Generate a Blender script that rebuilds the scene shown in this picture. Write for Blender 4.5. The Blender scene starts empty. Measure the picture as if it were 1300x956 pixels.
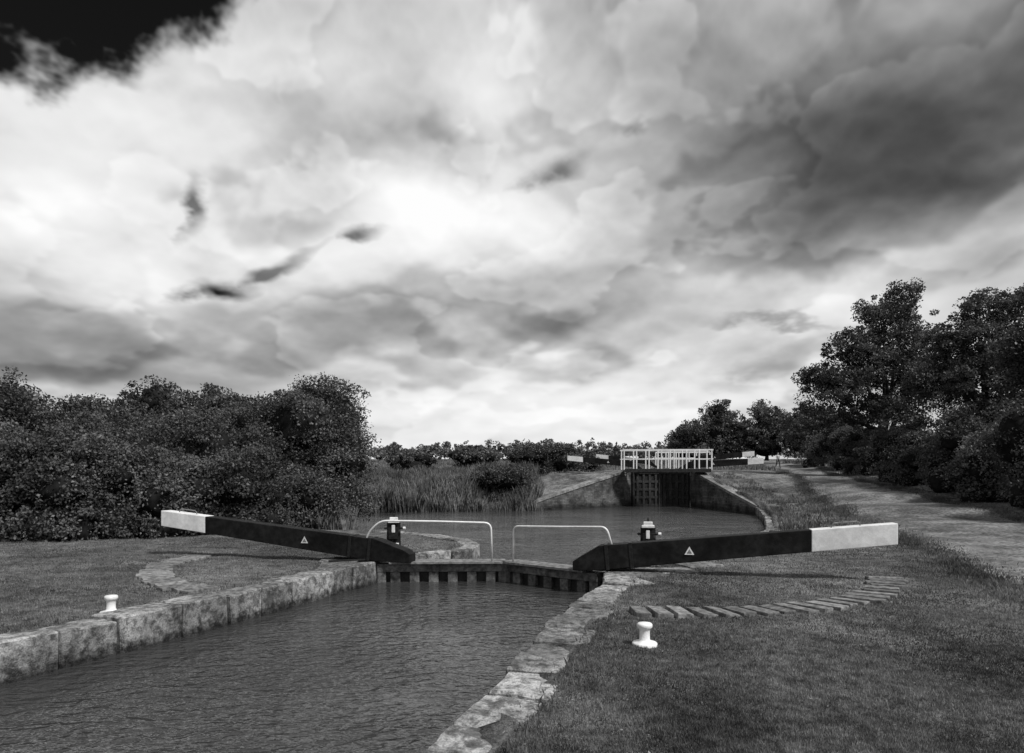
import bpy, bmesh, math, random, time
import numpy as np
from mathutils import Vector, Matrix, noise as mnoise
random.seed(7); rng=np.random.default_rng(7)
scene=bpy.context.scene
col=scene.collection
scene.view_settings.view_transform='Standard'
scene.view_settings.look='None'
scene.view_settings.exposure=0

# ------------------------------------------------------------------ camera
cam=bpy.data.cameras.new("camera"); camo=bpy.data.objects.new("camera",cam); col.objects.link(camo)
camo.location=(0,0,2.15); camo.rotation_euler=(math.radians(90),0,0)
cam.sensor_width=36; cam.lens=24; cam.shift_y=0.096; cam.clip_end=5000; cam.clip_start=0.05
scene.camera=camo

# ------------------------------------------------------------------ helpers
def g(v): return (v,v,v,1)
class NT:
    def __init__(s,nt): s.nt=nt; s.n=nt.nodes; s.l=nt.links
    def new(s,t,**k):
        n=s.n.new(t)
        for a,b in k.items(): setattr(n,a,b)
        return n
    def put(s,sock,v):
        if isinstance(v,bpy.types.NodeSocket): s.l.new(v,sock)
        else: sock.default_value=v
    def m(s,op,a,b=0.0,c=None,clamp=False):
        n=s.new('ShaderNodeMath',operation=op); n.use_clamp=clamp
        s.put(n.inputs[0],a); s.put(n.inputs[1],b)
        if c is not None: s.put(n.inputs[2],c)
        return n.outputs[0]
    def vm(s,op,a,b=(0,0,0),out=0):
        n=s.new('ShaderNodeVectorMath',operation=op); s.put(n.inputs[0],a); s.put(n.inputs[1],b); return n.outputs[out]
    def noise(s,vec,scale,detail=4,rough=.5,dist=0):
        n=s.new('ShaderNodeTexNoise'); n.inputs['Scale'].default_value=scale; n.inputs['Detail'].default_value=detail
        n.inputs['Roughness'].default_value=rough; n.inputs['Distortion'].default_value=dist
        if vec is not None: s.l.new(vec,n.inputs['Vector'])
        return n
    def ramp(s,fac,a,b,lo=0.0,hi=1.0,smooth=True):
        n=s.new('ShaderNodeMapRange'); n.interpolation_type='SMOOTHSTEP' if smooth else 'LINEAR'
        s.put(n.inputs['Value'],fac); s.put(n.inputs['From Min'],a); s.put(n.inputs['From Max'],b); s.put(n.inputs['To Min'],lo); s.put(n.inputs['To Max'],hi)
        return n.outputs[0]
    def mix(s,f,a,b):
        return s.m('ADD',s.m('MULTIPLY',a,s.m('SUBTRACT',1.0,f)),s.m('MULTIPLY',b,f))
def mat(name):
    m=bpy.data.materials.new(name); m.use_nodes=True
    t=NT(m.node_tree); bs=m.node_tree.nodes['Principled BSDF']
    return m,t,bs
def setcol(t,bs,v,rough=.7,spec=.3):
    c=t.new('ShaderNodeCombineColor'); 
    for i in range(3): t.put(c.inputs[i],v)
    t.l.new(c.outputs[0],bs.inputs['Base Color']); t.put(bs.inputs['Roughness'],rough)
    bs.inputs['Specular IOR Level'].default_value=spec
def bump(t,bs,h,dist=.02,strength=1.0):
    b=t.new('ShaderNodeBump'); b.inputs['Distance'].default_value=dist; b.inputs['Strength'].default_value=strength
    t.put(b.inputs['Height'],h); t.l.new(b.outputs[0],bs.inputs['Normal'])
def pos(t): return t.new('ShaderNodeNewGeometry').outputs['Position']

def m_noise(name,lo,hi,scale,rough=.8,spec=.2,bd=0.0,bscale=None,detail=6,scale2=None,lo2=.7,hi2=1.3):
    m,t,bs=mat(name); p=pos(t)
    n=t.noise(p,scale,detail,.6).outputs['Fac']
    v=t.ramp(n,.32,.68,lo,hi)
    if scale2:
        n2=t.noise(p,scale2,4,.55).outputs['Fac']
        v=t.m('MULTIPLY',v,t.ramp(n2,.35,.65,lo2,hi2))
    setcol(t,bs,v,rough,spec)
    if bd>0:
        bump(t,bs,t.noise(p,bscale or scale*2,6,.6).outputs['Fac'],bd)
    return m
M_white=m_noise("white_paint",.72,.86,14,.5,.3,.004,60,scale2=3,lo2=.84,hi2=1.02)
M_black=m_noise("black_paint",.006,.014,9,.6,.12,.004,50,scale2=2,lo2=.7,hi2=1.6)
M_iron=m_noise("black_iron",.008,.02,20,.5,.25,.003,80)
M_wood=m_noise("weathered_timber",.06,.17,12,.8,.2,.01,30,scale2=2.5,lo2=.6,hi2=1.3)
M_wooddark=m_noise("near_black_timber",.01,.03,8,.5,.3,.01,30)  # near-black: dark recesses between gate planks put into the colour; also bridge edge
M_gatedark=m_noise("dark_gate_timber",.02,.05,8,.7,.2,.01,30)
M_plank=m_noise("grey_walkway_timber",.12,.26,10,.85,.1,.008,40)
M_bark=m_noise("bark",.03,.08,6,.95,.1,.03,14)
M_concrete=m_noise("concrete",.14,.3,5,.9,.1,.01,30,scale2=1,lo2=.6,hi2=1.2)
M_skin=m_noise("skin",.35,.4,20); M_cloth=m_noise("dark_clothes",.02,.035,20); M_cloth2=m_noise("pale_jacket",.4,.5,20)

def mat_stone():
    m,t,bs=mat("coping_stone"); p=pos(t)
    a=t.noise(p,1.1,4,.6).outputs['Fac']; b=t.noise(p,9,8,.7).outputs['Fac']; c=t.noise(p,60,3,.6).outputs['Fac']
    v=t.ramp(a,.38,.62,.13,.32)
    v=t.m('MULTIPLY',v,t.ramp(b,.36,.6,.35,1.3)); v=t.m('MULTIPLY',v,t.ramp(c,.3,.7,.7,1.3))
    isl=t.new('ShaderNodeNewGeometry').outputs['Random Per Island']
    v=t.m('MULTIPLY',v,t.ramp(isl,0,1,.65,1.4,False))
    vo=t.new('ShaderNodeTexVoronoi'); vo.inputs['Scale'].default_value=13; t.l.new(t.vm('ADD',p,t.vm('MULTIPLY',t.noise(p,9,3).outputs['Color'],(.12,.12,.12))),vo.inputs['Vector'])
    lich=t.m('MULTIPLY',t.ramp(vo.outputs['Distance'],.08,.22,1,0),t.ramp(t.noise(p,3.5,3).outputs['Fac'],.5,.6,0,1))
    v=t.mix(t.m('MULTIPLY',lich,.6),v,.42)
    moss=t.ramp(t.noise(p,2.2,6,.65).outputs['Fac'],.54,.62,0,1); v=t.mix(t.m('MULTIPLY',moss,.75),v,.05)
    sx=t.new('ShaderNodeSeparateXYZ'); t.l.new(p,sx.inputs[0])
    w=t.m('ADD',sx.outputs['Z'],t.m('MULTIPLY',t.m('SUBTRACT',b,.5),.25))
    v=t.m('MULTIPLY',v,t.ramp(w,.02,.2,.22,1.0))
    setcol(t,bs,v,.9,.15)
    h=t.m('ADD',b,t.m('MULTIPLY',c,.3)); bump(t,bs,h,.03)
    return m
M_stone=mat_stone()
def mat_brickwall():
    m,t,bs=mat("lock_wall_brick"); p=pos(t)
    mp=t.new('ShaderNodeMapping'); mp.inputs['Rotation'].default_value=(math.radians(90),0,0); t.l.new(p,mp.inputs[0])
    br=t.new('ShaderNodeTexBrick'); t.l.new(mp.outputs[0],br.inputs['Vector']); br.inputs['Scale'].default_value=1.0
    br.inputs['Brick Width'].default_value=.3; br.inputs['Row Height'].default_value=.1; br.inputs['Mortar Size'].default_value=.01
    br.inputs['Color1'].default_value=g(.13); br.inputs['Color2'].default_value=g(.08); br.inputs['Mortar'].default_value=g(.06)
    bw=t.new('ShaderNodeRGBToBW'); t.l.new(br.outputs['Color'],bw.inputs[0])
    a=t.noise(p,1.1,8,.7).outputs['Fac']
    v=t.m('MULTIPLY',bw.outputs[0],t.ramp(a,.35,.65,.4,1.5))
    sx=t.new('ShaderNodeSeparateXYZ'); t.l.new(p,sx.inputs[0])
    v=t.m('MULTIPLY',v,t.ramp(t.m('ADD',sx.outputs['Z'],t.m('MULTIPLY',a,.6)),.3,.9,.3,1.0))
    setcol(t,bs,v,.9,.15); bump(t,bs,t.noise(p,9,5,.6).outputs['Fac'],.03)
    return m
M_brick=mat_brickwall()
def mat_leaf(name,lo,hi,trans=.25,gloss=.02):
    m=bpy.data.materials.new(name); m.use_nodes=True; t=NT(m.node_tree); bs=t.n['Principled BSDF']; p=pos(t)
    a=t.noise(p,7,1,.6).outputs['Fac']; b=t.noise(p,.55,2,.6).outputs['Fac']
    v=t.m('MULTIPLY',t.ramp(a,.3,.7,lo,hi),t.ramp(b,.35,.65,.55,1.5))
    c=t.new('ShaderNodeCombineColor')
    for i in range(3): t.put(c.inputs[i],v)
    t.n.remove(bs)
    df=t.new('ShaderNodeBsdfDiffuse'); t.l.new(c.outputs[0],df.inputs[0])
    tr=t.new('ShaderNodeBsdfTranslucent'); t.l.new(c.outputs[0],tr.inputs[0])
    mx=t.new('ShaderNodeMixShader'); mx.inputs[0].default_value=trans
    t.l.new(df.outputs[0],mx.inputs[1]); t.l.new(tr.outputs[0],mx.inputs[2])
    gl=t.new('ShaderNodeBsdfGlossy'); gl.inputs['Roughness'].default_value=.5; gl.inputs[0].default_value=g(1)
    m2=t.new('ShaderNodeMixShader'); m2.inputs[0].default_value=gloss
    t.l.new(mx.outputs[0],m2.inputs[1]); t.l.new(gl.outputs[0],m2.inputs[2]); t.l.new(m2.outputs[0],t.n['Material Output'].inputs[0])
    return m
M_leaf=mat_leaf("bush_leaves",.06,.13)
M_leafd=mat_leaf("oak_leaves",.045,.105)
M_leafh=mat_leaf("hedge_leaves",.045,.105)
M_far=mat_leaf("hazed_distant_leaves",.08,.15)  # paler albedo stands in for haze over the far trees
M_reed=mat_leaf("reeds",.09,.2,.3)
M_blade=mat_leaf("grass_blades",.07,.18,.3,.02)
M_core=m_noise("dark_crown_core",.008,.02,3,.95,.05)  # added near-black filler in crowns: hides sky, inner shade put into colour

def link(o): col.objects.link(o); return o
def np_mesh(name,V,F,material,smooth=False):
    V=np.asarray(V,dtype=np.float32); F=np.asarray(F,dtype=np.int32); k=F.shape[1]
    me=bpy.data.meshes.new(name); me.vertices.add(len(V)); me.vertices.foreach_set('co',V.ravel())
    me.loops.add(F.size); me.loops.foreach_set('vertex_index',F.ravel())
    me.polygons.add(len(F)); me.polygons.foreach_set('loop_start',np.arange(0,F.size,k,dtype=np.int32))
    if smooth: me.polygons.foreach_set('use_smooth',np.ones(len(F),dtype=bool))
    me.update(calc_edges=True); me.materials.append(material)
    return link(bpy.data.objects.new(name,me))
def py_mesh(name,V,F,material,bevel=0,parent=None,smooth=False,seg=2):
    me=bpy.data.meshes.new(name); me.from_pydata([tuple(v) for v in V],[],F); me.update()
    bm=bmesh.new(); bm.from_mesh(me); bmesh.ops.recalc_face_normals(bm,faces=bm.faces)
    if bevel>0: bmesh.ops.bevel(bm,geom=[e for e in bm.edges if len(e.link_faces)==2 and e.calc_face_angle(0)>.15],offset=bevel,segments=seg,affect='EDGES',profile=.6)
    bm.to_mesh(me); bm.free()
    if smooth:
        for p in me.polygons: p.use_smooth=True
    mats=material if isinstance(material,(list,tuple)) else [material]
    for mm in mats: me.materials.append(mm)
    o=link(bpy.data.objects.new(name,me))
    if parent: o.parent=parent
    return o
def empty(name): 
    o=bpy.data.objects.new(name,None); o.empty_display_size=.2; return link(o)
class Geo:
    def __init__(s): s.V=[]; s.F=[]
    def box(s,c,d,rz=0,ax=None):
        b=len(s.V); hx,hy,hz=d[0]/2,d[1]/2,d[2]/2; R=Matrix.Rotation(rz,3,'Z') if ax is None else ax
        for x,y,z in [(-1,-1,-1),(1,-1,-1),(1,1,-1),(-1,1,-1),(-1,-1,1),(1,-1,1),(1,1,1),(-1,1,1)]:
            s.V.append(Vector(c)+R@Vector((x*hx,y*hy,z*hz)))
        for f in [(0,3,2,1),(4,5,6,7),(0,1,5,4),(1,2,6,5),(2,3,7,6),(3,0,4,7)]: s.F.append([b+i for i in f])
    def bar(s,a,b,w,h):
        a=Vector(a); b=Vector(b); d=(b-a); L=d.length; d.normalize(); up=Vector((0,0,1))
        if abs(d.z)>.95: up=Vector((0,1,0))
        y=up.cross(d).normalized(); z=d.cross(y); R=Matrix((d,y,z)).transposed()
        s.box((a+b)/2,(L,w,h),ax=R)
    def tube(s,pts,rad,n=8,cap=True):
        pts=[Vector(p) for p in pts]; base=len(s.V); prev=None
        if not isinstance(rad,(list,tuple)): rad=[rad]*len(pts)
        for i,p in enumerate(pts):
            t=(pts[min(i+1,len(pts)-1)]-pts[max(i-1,0)]).normalized()
            if prev is None:
                u=t.orthogonal().normalized()
            else:
                u=(prev-t*prev.dot(t)).normalized()
            prev=u; w=t.cross(u)
            for k in range(n):
                a=2*math.pi*k/n; s.V.append(p+(u*math.cos(a)+w*math.sin(a))*rad[i])
        for i in range(len(pts)-1):
            for k in range(n):
                a=base+i*n+k; b=base+i*n+(k+1)%n; s.F.append([a,b,b+n,a+n])
        if cap:
            s.F.append([base+k for k in range(n)][::-1]); e=base+(len(pts)-1)*n; s.F.append([e+k for k in range(n)])
    def lathe(s,c,prof,n=20):
        base=len(s.V)
        for r,z in prof:
            for k in range(n):
                a=2*math.pi*k/n; s.V.append(Vector((c[0]+r*math.cos(a),c[1]+r*math.sin(a),c[2]+z)))
        for i in range(len(prof)-1):
            for k in range(n):
                a=base+i*n+k; b=base+i*n+(k+1)%n; s.F.append([a,b,b+n,a+n])
        e=base+(len(prof)-1)*n; s.F.append([e+k for k in range(n)]); s.F.append([base+k for k in range(n)][::-1])
    def obj(s,name,m,bevel=0,parent=None,smooth=False): return py_mesh(name,s.V,s.F,m,bevel,parent,smooth)

# ------------------------------------------------------------------ world / sky
SUN_AZ=math.radians(128)   # clockwise from +Y
SUN_EL=math.radians(50)
T0=time.time()
prm=np.random.default_rng(11).permutation(256).astype(np.int32); prm=np.concatenate([prm,prm,prm])
gr3=np.random.default_rng(5).normal(size=(256,3)).astype(np.float32); gr3/=np.linalg.norm(gr3,axis=1)[:,None]
def perlin(x,y,z):
    xi=np.floor(x).astype(np.int32); yi=np.floor(y).astype(np.int32); zi=np.floor(z).astype(np.int32)
    xf=x-xi; yf=y-yi; zf=z-zi; xi&=255; yi&=255; zi&=255
    f=lambda q:q*q*q*(q*(q*6-15)+10)
    u,v,w_=f(xf),f(yf),f(zf)
    res=0
    for a in (0,1):
        wa=u if a else 1-u
        for b in (0,1):
            wb=wa*(v if b else 1-v)
            for c in (0,1):
                h=prm[prm[prm[xi+a]+yi+b]+zi+c]; G_=gr3[h]
                res=res+wb*(w_ if c else 1-w_)*(G_[...,0]*(xf-a)+G_[...,1]*(yf-b)+G_[...,2]*(zf-c))
    return res*1.5
def fbm(P,s,o,r=.5,seed=0.,bil=False):
    out=0; a=1; tot=0
    for k in range(o):
        q=perlin(P[0]*s+seed,P[1]*s+seed*1.7+k*3.1,P[2]*s+seed*.3)
        if bil: q=1-2*np.sqrt(q*q*2.56+.004)
        out=out+a*q; tot+=a; a*=r; s*=2.03
    return out/tot
SW,SH=4096,2048
def sst(x,a,b): x=np.clip((x-a)/(b-a),0,1); return x*x*(3-2*x)
COLS=np.array([-180,-60,-40,-32,-24,-16,-8,0,8,16,24,32,40,60,180.])
ROWS=np.array([0,5,8,10,12.5,15,17.5,20,25,30,35,48,90.])
CT=np.array([
    [.68,.66,.68,.68,.74,.86,.92,.96,.95,.92,.88,.84,.78,.68,.68],
    [.68,.66,.67,.66,.73,.85,.91,.96,.94,.91,.87,.82,.76,.68,.68],
    [.68,.66,.56,.50,.54,.68,.78,.90,.88,.84,.82,.81,.76,.68,.68],
    [.68,.66,.64,.58,.58,.65,.69,.79,.84,.84,.84,.85,.78,.68,.68],
    [.68,.66,.82,.87,.76,.66,.62,.63,.70,.76,.83,.85,.77,.68,.68],
    [.68,.66,.93,1.04,.87,.90,.77,.68,.68,.70,.63,.66,.66,.6,.68],
    [.68,.66,.94,1.04,.91,.96,.98,.87,.73,.67,.50,.51,.55,.6,.68],
    [.68,.66,.84,.90,.86,.84,1.08,1.0,.79,.63,.38,.36,.44,.6,.68],
    [.68,.66,.76,.90,.86,.70,.68,.81,.72,.49,.36,.33,.40,.6,.68],
    [.68,.66,.60,.74,.86,.84,.77,.93,.77,.57,.60,.64,.50,.6,.68],
    [.68,.66,.5,.58,.72,.75,.76,.80,.70,.67,.70,.62,.50,.6,.68],
    [.68]*15,[.68]*15])
def build(az0,az1,n_az,el1,n_el):
    azs=np.linspace(az0,az1,n_az,endpoint=False)+(az1-az0)/n_az/2; els=(np.arange(n_el)+.5)*(el1/n_el)
    azd,eld=np.meshgrid(azs.astype(np.float32),els.astype(np.float32))
    sc=n_el/el1
    a=np.radians(azd); e=np.radians(eld); X=(np.sin(a)*np.cos(e)).astype(np.float32); Y=(np.cos(a)*np.cos(e)).astype(np.float32); Z=np.sin(e).astype(np.float32)
    zs=1.0/(np.maximum(Z,0)+.25)
    zc=np.log(np.maximum(Z,0)+.18).astype(np.float32)*.55
    k=(.75+.12*zs).astype(np.float32); nrm=np.sqrt(X*X+Y*Y)+1e-6
    P=(X/nrm*k*1.15,Y/nrm*k*1.15,zc*1.9)
    w1=fbm(P,3.4,5,.55,3.); w2=fbm(P,3.4,5,.55,9.)
    A=azd+w1*6; E=eld+w2*3.4
    ci=np.clip(np.searchsorted(COLS,A)-1,0,len(COLS)-2); ri=np.clip(np.searchsorted(ROWS,np.clip(E,0,89.9))-1,0,len(ROWS)-2)
    fx=np.clip((A-COLS[ci])/(COLS[ci+1]-COLS[ci]),0,1); fy=np.clip((E-ROWS[ri])/(ROWS[ri+1]-ROWS[ri]),0,1)
    fx=fx*fx*(3-2*fx)*.5+fx*.5; fy=fy*fy*(3-2*fy)*.5+fy*.5
    base=((CT[ri,ci]*(1-fx)+CT[ri,ci+1]*fx)*(1-fy)+(CT[ri+1,ci]*(1-fx)+CT[ri+1,ci+1]*fx)*fy).astype(np.float32)
    def blur(a,r):
        k=int(max(1,r*sc))
        for _ in range(2):
            c=np.cumsum(np.pad(a,((k,k),(0,0)),mode='edge').astype(np.float64),0); a=(c[2*k:]-c[:-2*k])/(2*k)
            c=np.cumsum(np.pad(a,((0,0),(k,k)),mode='edge').astype(np.float64),1); a=(c[:,2*k:]-c[:,:-2*k])/(2*k)
        return a.astype(np.float32)
    def shift(a,dy):
        k=int(dy*sc); return np.concatenate([a[k:],np.repeat(a[-1:],k,0)],0)
    Pw=(P[0]+w1*.05,P[1]+w2*.05,P[2]+w2*.05)
    h=fbm(Pw,3.6,6,.5,21.,True); h2=fbm(Pw,2.2,6,.5,40.); h3=fbm(Pw,4.4,5,.5,75.)
    e1=sst(h2,-.03,.06); e2=sst(h3,.01,.09)
    lit1=blur(e1,.18)-shift(blur(e1,1.3),1.7); lit2=blur(e2,.16)-shift(blur(e2,.8),1.0)
    rel=blur(h,.12)-shift(blur(h,.35),.8)
    mid=np.clip(1-np.abs(base-.66)*1.1,.35,1)
    tone=base+mid*(np.clip(lit1,-1,1)*.14+np.clip(lit2,-1,1)*.09+np.clip(rel,-.6,.6)*.16)+h2*.14
    n3=fbm(P,8.,5,.58,60.)
    tone=tone+n3*.04
    tone=np.where(tone>.9,.9+(tone-.9)*.6,tone); tone=np.clip(tone,.2,.995)
    ga=azd+w2*3+n3*2.6; ge=eld+w1*2+n3*2.0
    f=np.interp(azd+w1*2,[-60,-37,-30,-27,-20,-14],[24.4,24.7,26.2,28.9,33.0,38])
    G=sst(ge-f+n3*3,-.8,2.0)*sst(azd,-75,-50)*(1-sst(eld,42,52))*(1-sst(azd,-15,-10))
    for (a0,e0,sa,se,rot,am) in [(-25,19.4,.8,1.5,10,.8),(-22.8,13.6,2.0,.8,18,1.0),(-18.8,15.9,3.2,.35,30,.75),(-13.3,18.5,1.6,.6,15,.8),(3.2,24.3,2.2,.8,20,.8),(-30.2,27,1.3,.9,-10,.8),(19.6,8.6,2.2,1.0,10,.4),(21.3,11.4,2.8,.4,-8,.45),(9.8,26.6,.8,.35,0,.4)]:
        c,s=math.cos(math.radians(rot)),math.sin(math.radians(rot)); dx,dy=ga-a0,ge-e0
        q=((dx*c+dy*s)/sa)**2+((dy*c-dx*s)/se)**2
        G=np.maximum(G,am*np.clip(1.2*np.exp(-q*.7)+n3*1.0*np.exp(-q*.3)-.16,0,1))
    return tone.astype(np.float32),np.clip(G,0,1).astype(np.float32)
img=np.zeros((SH,SW,4),np.float32); img[...,0]=.09; img[...,3]=1
def put(az0,az1,el1,step_px=1):
    n_az=int(round((az1-az0)/360*SW/step_px)); n_el=int(round(el1/180*SH/step_px))
    tn,G=build(az0,az1,n_az,el1,n_el)
    if step_px>1: tn=np.repeat(np.repeat(tn,step_px,0),step_px,1); G=np.repeat(np.repeat(G,step_px,0),step_px,1)
    c0=int(round((.25+az0/360)*SW)); colsx=(c0+np.arange(tn.shape[1]))%SW
    r0=SH//2
    img[r0:r0+tn.shape[0],colsx,0]=np.power(tn,2.2); img[r0:r0+tn.shape[0],colsx,1]=G
put(-180,180,90,4)
put(-56.25,56.25,45)
im=bpy.data.images.new("sky_clouds",SW,SH,alpha=True,float_buffer=True,is_data=True); im.alpha_mode='CHANNEL_PACKED'
im.pixels.foreach_set(img.ravel()); im.update(); im.pack(); print("sky",time.time()-T0)
w=bpy.data.worlds.new("World"); scene.world=w; w.use_nodes=True
t=NT(w.node_tree); bg=t.n['Background']
tc=t.new('ShaderNodeTexCoord').outputs['Generated']
et=t.new('ShaderNodeTexEnvironment'); et.image=im; et.interpolation='Linear'; t.l.new(tc,et.inputs[0])
sc_=t.new('ShaderNodeSeparateColor'); t.l.new(et.outputs[0],sc_.inputs[0])
sky=t.new('ShaderNodeTexSky'); sky.sky_type='NISHITA'; sky.sun_disc=False; sky.sun_elevation=SUN_EL; sky.sun_rotation=SUN_AZ
sb=t.new('ShaderNodeSeparateColor'); t.l.new(sky.outputs[0],sb.inputs[0])
clear=t.m('MULTIPLY',sb.outputs[0],.07)     # red channel only, as through a red filter
tot=t.mix(sc_.outputs[1],t.m('MULTIPLY',sc_.outputs[0],10.0),clear)
cc=t.new('ShaderNodeCombineColor')
for i in range(3): t.l.new(tot,cc.inputs[i])
t.l.new(cc.outputs[0],bg.inputs[0]); bg.inputs[1].default_value=.1

sun=bpy.data.lights.new("sun",'SUN'); sun.energy=3.9; sun.angle=math.radians(8); sun.color=(1,.995,.985)
so=link(bpy.data.objects.new("sun",sun))
sd=Vector((math.sin(SUN_AZ)*math.cos(SUN_EL),math.cos(SUN_AZ)*math.cos(SUN_EL),math.sin(SUN_EL)))
so.rotation_euler=sd.to_track_quat('Z','Y').to_euler(); so.location=(20,-20,30)

# ------------------------------------------------------------------ layout lines
L_left=[(-13,-4),(-9,1),(-6.6,4.5),(-5.3,6.8),(-4.3,9.0),(-3.5,11.2),(-2.75,13.3)]
L_prom=[(-2.75,13.3),(-2.7,13.95),(-1.9,14.9),(-.95,15.8),(-.8,17),(-1.15,18.5),(-2.5,20.2),(-4.2,21.5)]
L_nat=[(-5.6,22),(-6.3,26),(-7.5,31),(-9,36.5),(-8,38.6),(-5,39.8),(-1.5,40.6),(1.4,41.4)]
L_wl=[(1.4,41.4),(8.15,47)]
L_ch=[(8.15,47),(12.0,60),(16.1,60),(12.3,47)]
L_wr=[(12.3,47),(13,36.5)]
L_right=[(13,36.5),(12,33),(10.2,27.5),(8.2,22),(5.5,17.2),(3.8,14.7),(2.7,13.9),(1.95,12.9),(1.65,12.2)]
L_near=[(1.65,12.2),(1.45,11.0),(.47,8.11),(-.13,5.75),(-.9,3.3),(-2.4,-1.5),(-4,-6)]
POLY=[]
for seg in (L_left,L_prom,L_nat,L_wl,L_ch,L_wr,L_right,L_near):
    for p in seg:
        if not POLY or POLY[-1]!=p: POLY.append(p)
PA=np.array(POLY)
def sdist(x,y):
    x=np.asarray(x,float); y=np.asarray(y,float); dmin=np.full(x.shape,1e9); ins=np.zeros(x.shape,bool); n=len(PA)
    for i in range(n):
        ax,ay=PA[i]; bx,by=PA[(i+1)%n]; ex,ey=bx-ax,by-ay
        tt=np.clip(((x-ax)*ex+(y-ay)*ey)/(ex*ex+ey*ey),0,1)
        dmin=np.minimum(dmin,np.hypot(x-ax-tt*ex,y-ay-tt*ey))
        c=((ay>y)!=(by>y)); 
        with np.errstate(divide='ignore',invalid='ignore'):
            xi=(bx-ax)*(y-ay)/(by-ay+1e-12)+ax
        ins^=(c&(x<xi))
    return np.where(ins,-dmin,dmin)
CP=np.array([(-20,5,.4),(-12,5,.4),(-8,10,.4),(-5,14,.4),(-10,17,.4),(-15,12,.4),(-4,18,.38),(-2,17,.38),(-7,20,.42),(-25,20,.6),
(0,0,.4),(-3,17,.38),(-6,3,.4),(0,4,.4),(2,8,.4),(3,11,.4),(5,10,.4),(4,5,.4),(8,8,.4),(6,13,.4),(4,14,.4),(9,14,.43),(12,12,.47),(13,5,.5),(7,17.5,.4),(9,21,.42),
(10.3,26,.45),(12.5,31.5,.55),(14,35.5,.7),(12.3,15,.5),(15,22,.62),(16.3,28,.95),(17.8,34,1.3),(20,42,1.65),(22,50,2.0),(28.3,70,2.75),(34,89,3.5),
(20,25,1.1),(23,34,1.7),(27,45,2.3),(33,60,3),(45,89,4),(14.5,47,2.4),(17,52,2.4),(14.2,44,1.9),(14.5,40,1.15),(16.5,46,2.2),(7,48,2.4),(6,46.5,2.1),(4.5,45,1.5),(3,43.5,.9),(4,50,2.4),
(9,56,2.5),(17,58,2.5),(12,63,2.6),(18,62,2.6),(0,48,1.7),(1,43,.5),(-2,42,.4),(-6,41,.4),(-10,39,.4),(-5,46,1.2),(-8,55,1.8),(0,60,2.5),(-12,30,.6),(-20,35,.8),(-15,50,1.5),
(-30,50,1.5),(-30,70,2.5),(0,80,3.4),(20,80,3.3),(-60,60,2),(0,110,4.3),(40,120,4.5),(-40,110,4.3),(90,90,5),(60,50,3),(50,20,1.5),(30,5,.8),(-50,10,.6),(0,-20,.4),(-30,-20,.4),(30,-20,.6)],float)
def land(x,y):
    x=np.asarray(x,float); y=np.asarray(y,float); num=np.zeros(x.shape); den=np.zeros(x.shape)
    for a,b,z in CP:
        ww=1/((x-a)**2+(y-b)**2+1.5)**2; num+=ww*z; den+=ww
    z=num/den
    f=np.clip((y-85)/60,0,1); f=f*f*(3-2*f)
    far=np.minimum(4.1+(np.maximum(y,60)-100)*.026,7.6)
    return z*(1-f)+far*f
def height(x,y):
    x=np.asarray(x,float); y=np.asarray(y,float)
    z=land(x,y); s=sdist(x,y)
    z=z+.012*np.sin(x*2.1+1.3*np.sin(y*1.7))*np.cos(y*1.9+x)+.01*np.sin(x*5.3+y*3.1)
    nat=(x<1.4)&(y>21.6)&(y<44)
    zn=np.where(s<1.6, -.35+(np.clip(s,-1,1.6)+1)/2.6*(z+.35), z)
    zw=np.where(s<.2,-1.2,z)
    return np.where(nat,zn,zw)

def axis(lo,hi,step,far_lo,far_hi,gf=1.12):
    a=list(np.arange(lo,hi+1e-6,step)); s=step; v=hi
    while v<far_hi: s*=gf; v+=s; a.append(v)
    s=step; v=lo; pre=[]
    while v>far_lo: s*=gf; v-=s; pre.append(v)
    return np.array(pre[::-1]+a)
xs=axis(-14,18,.16,-900,900); ys=axis(2,61,.16,-60,1500)
GX,GY=np.meshgrid(xs,ys); GZ=height(GX.ravel(),GY.ravel()).reshape(GX.shape)
nx,ny=len(xs),len(ys); idx=np.arange(nx*ny).reshape(ny,nx)
F=np.stack([idx[:-1,:-1],idx[:-1,1:],idx[1:,1:],idx[1:,:-1]],-1).reshape(-1,4)
def mat_ground():
    m,t,bs=mat("grass_ground"); p=pos(t)
    a=t.noise(p,.3,6,.65).outputs['Fac']; b=t.noise(p,3.0,6,.65).outputs['Fac']; c=t.noise(p,38,4,.7).outputs['Fac']
    v=t.ramp(a,.35,.65,.065,.17); v=t.m('MULTIPLY',v,t.ramp(b,.3,.7,.55,1.5)); v=t.m('MULTIPLY',v,t.ramp(c,.3,.7,.5,1.6))
    setcol(t,bs,v,.95,.1)
    bump(t,bs,t.m('ADD',c,t.m('MULTIPLY',b,1.5)),.04)
    return m
np_mesh("grass_ground",np.stack([GX.ravel(),GY.ravel(),GZ.ravel()],-1),F,mat_ground(),smooth=True)

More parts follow.
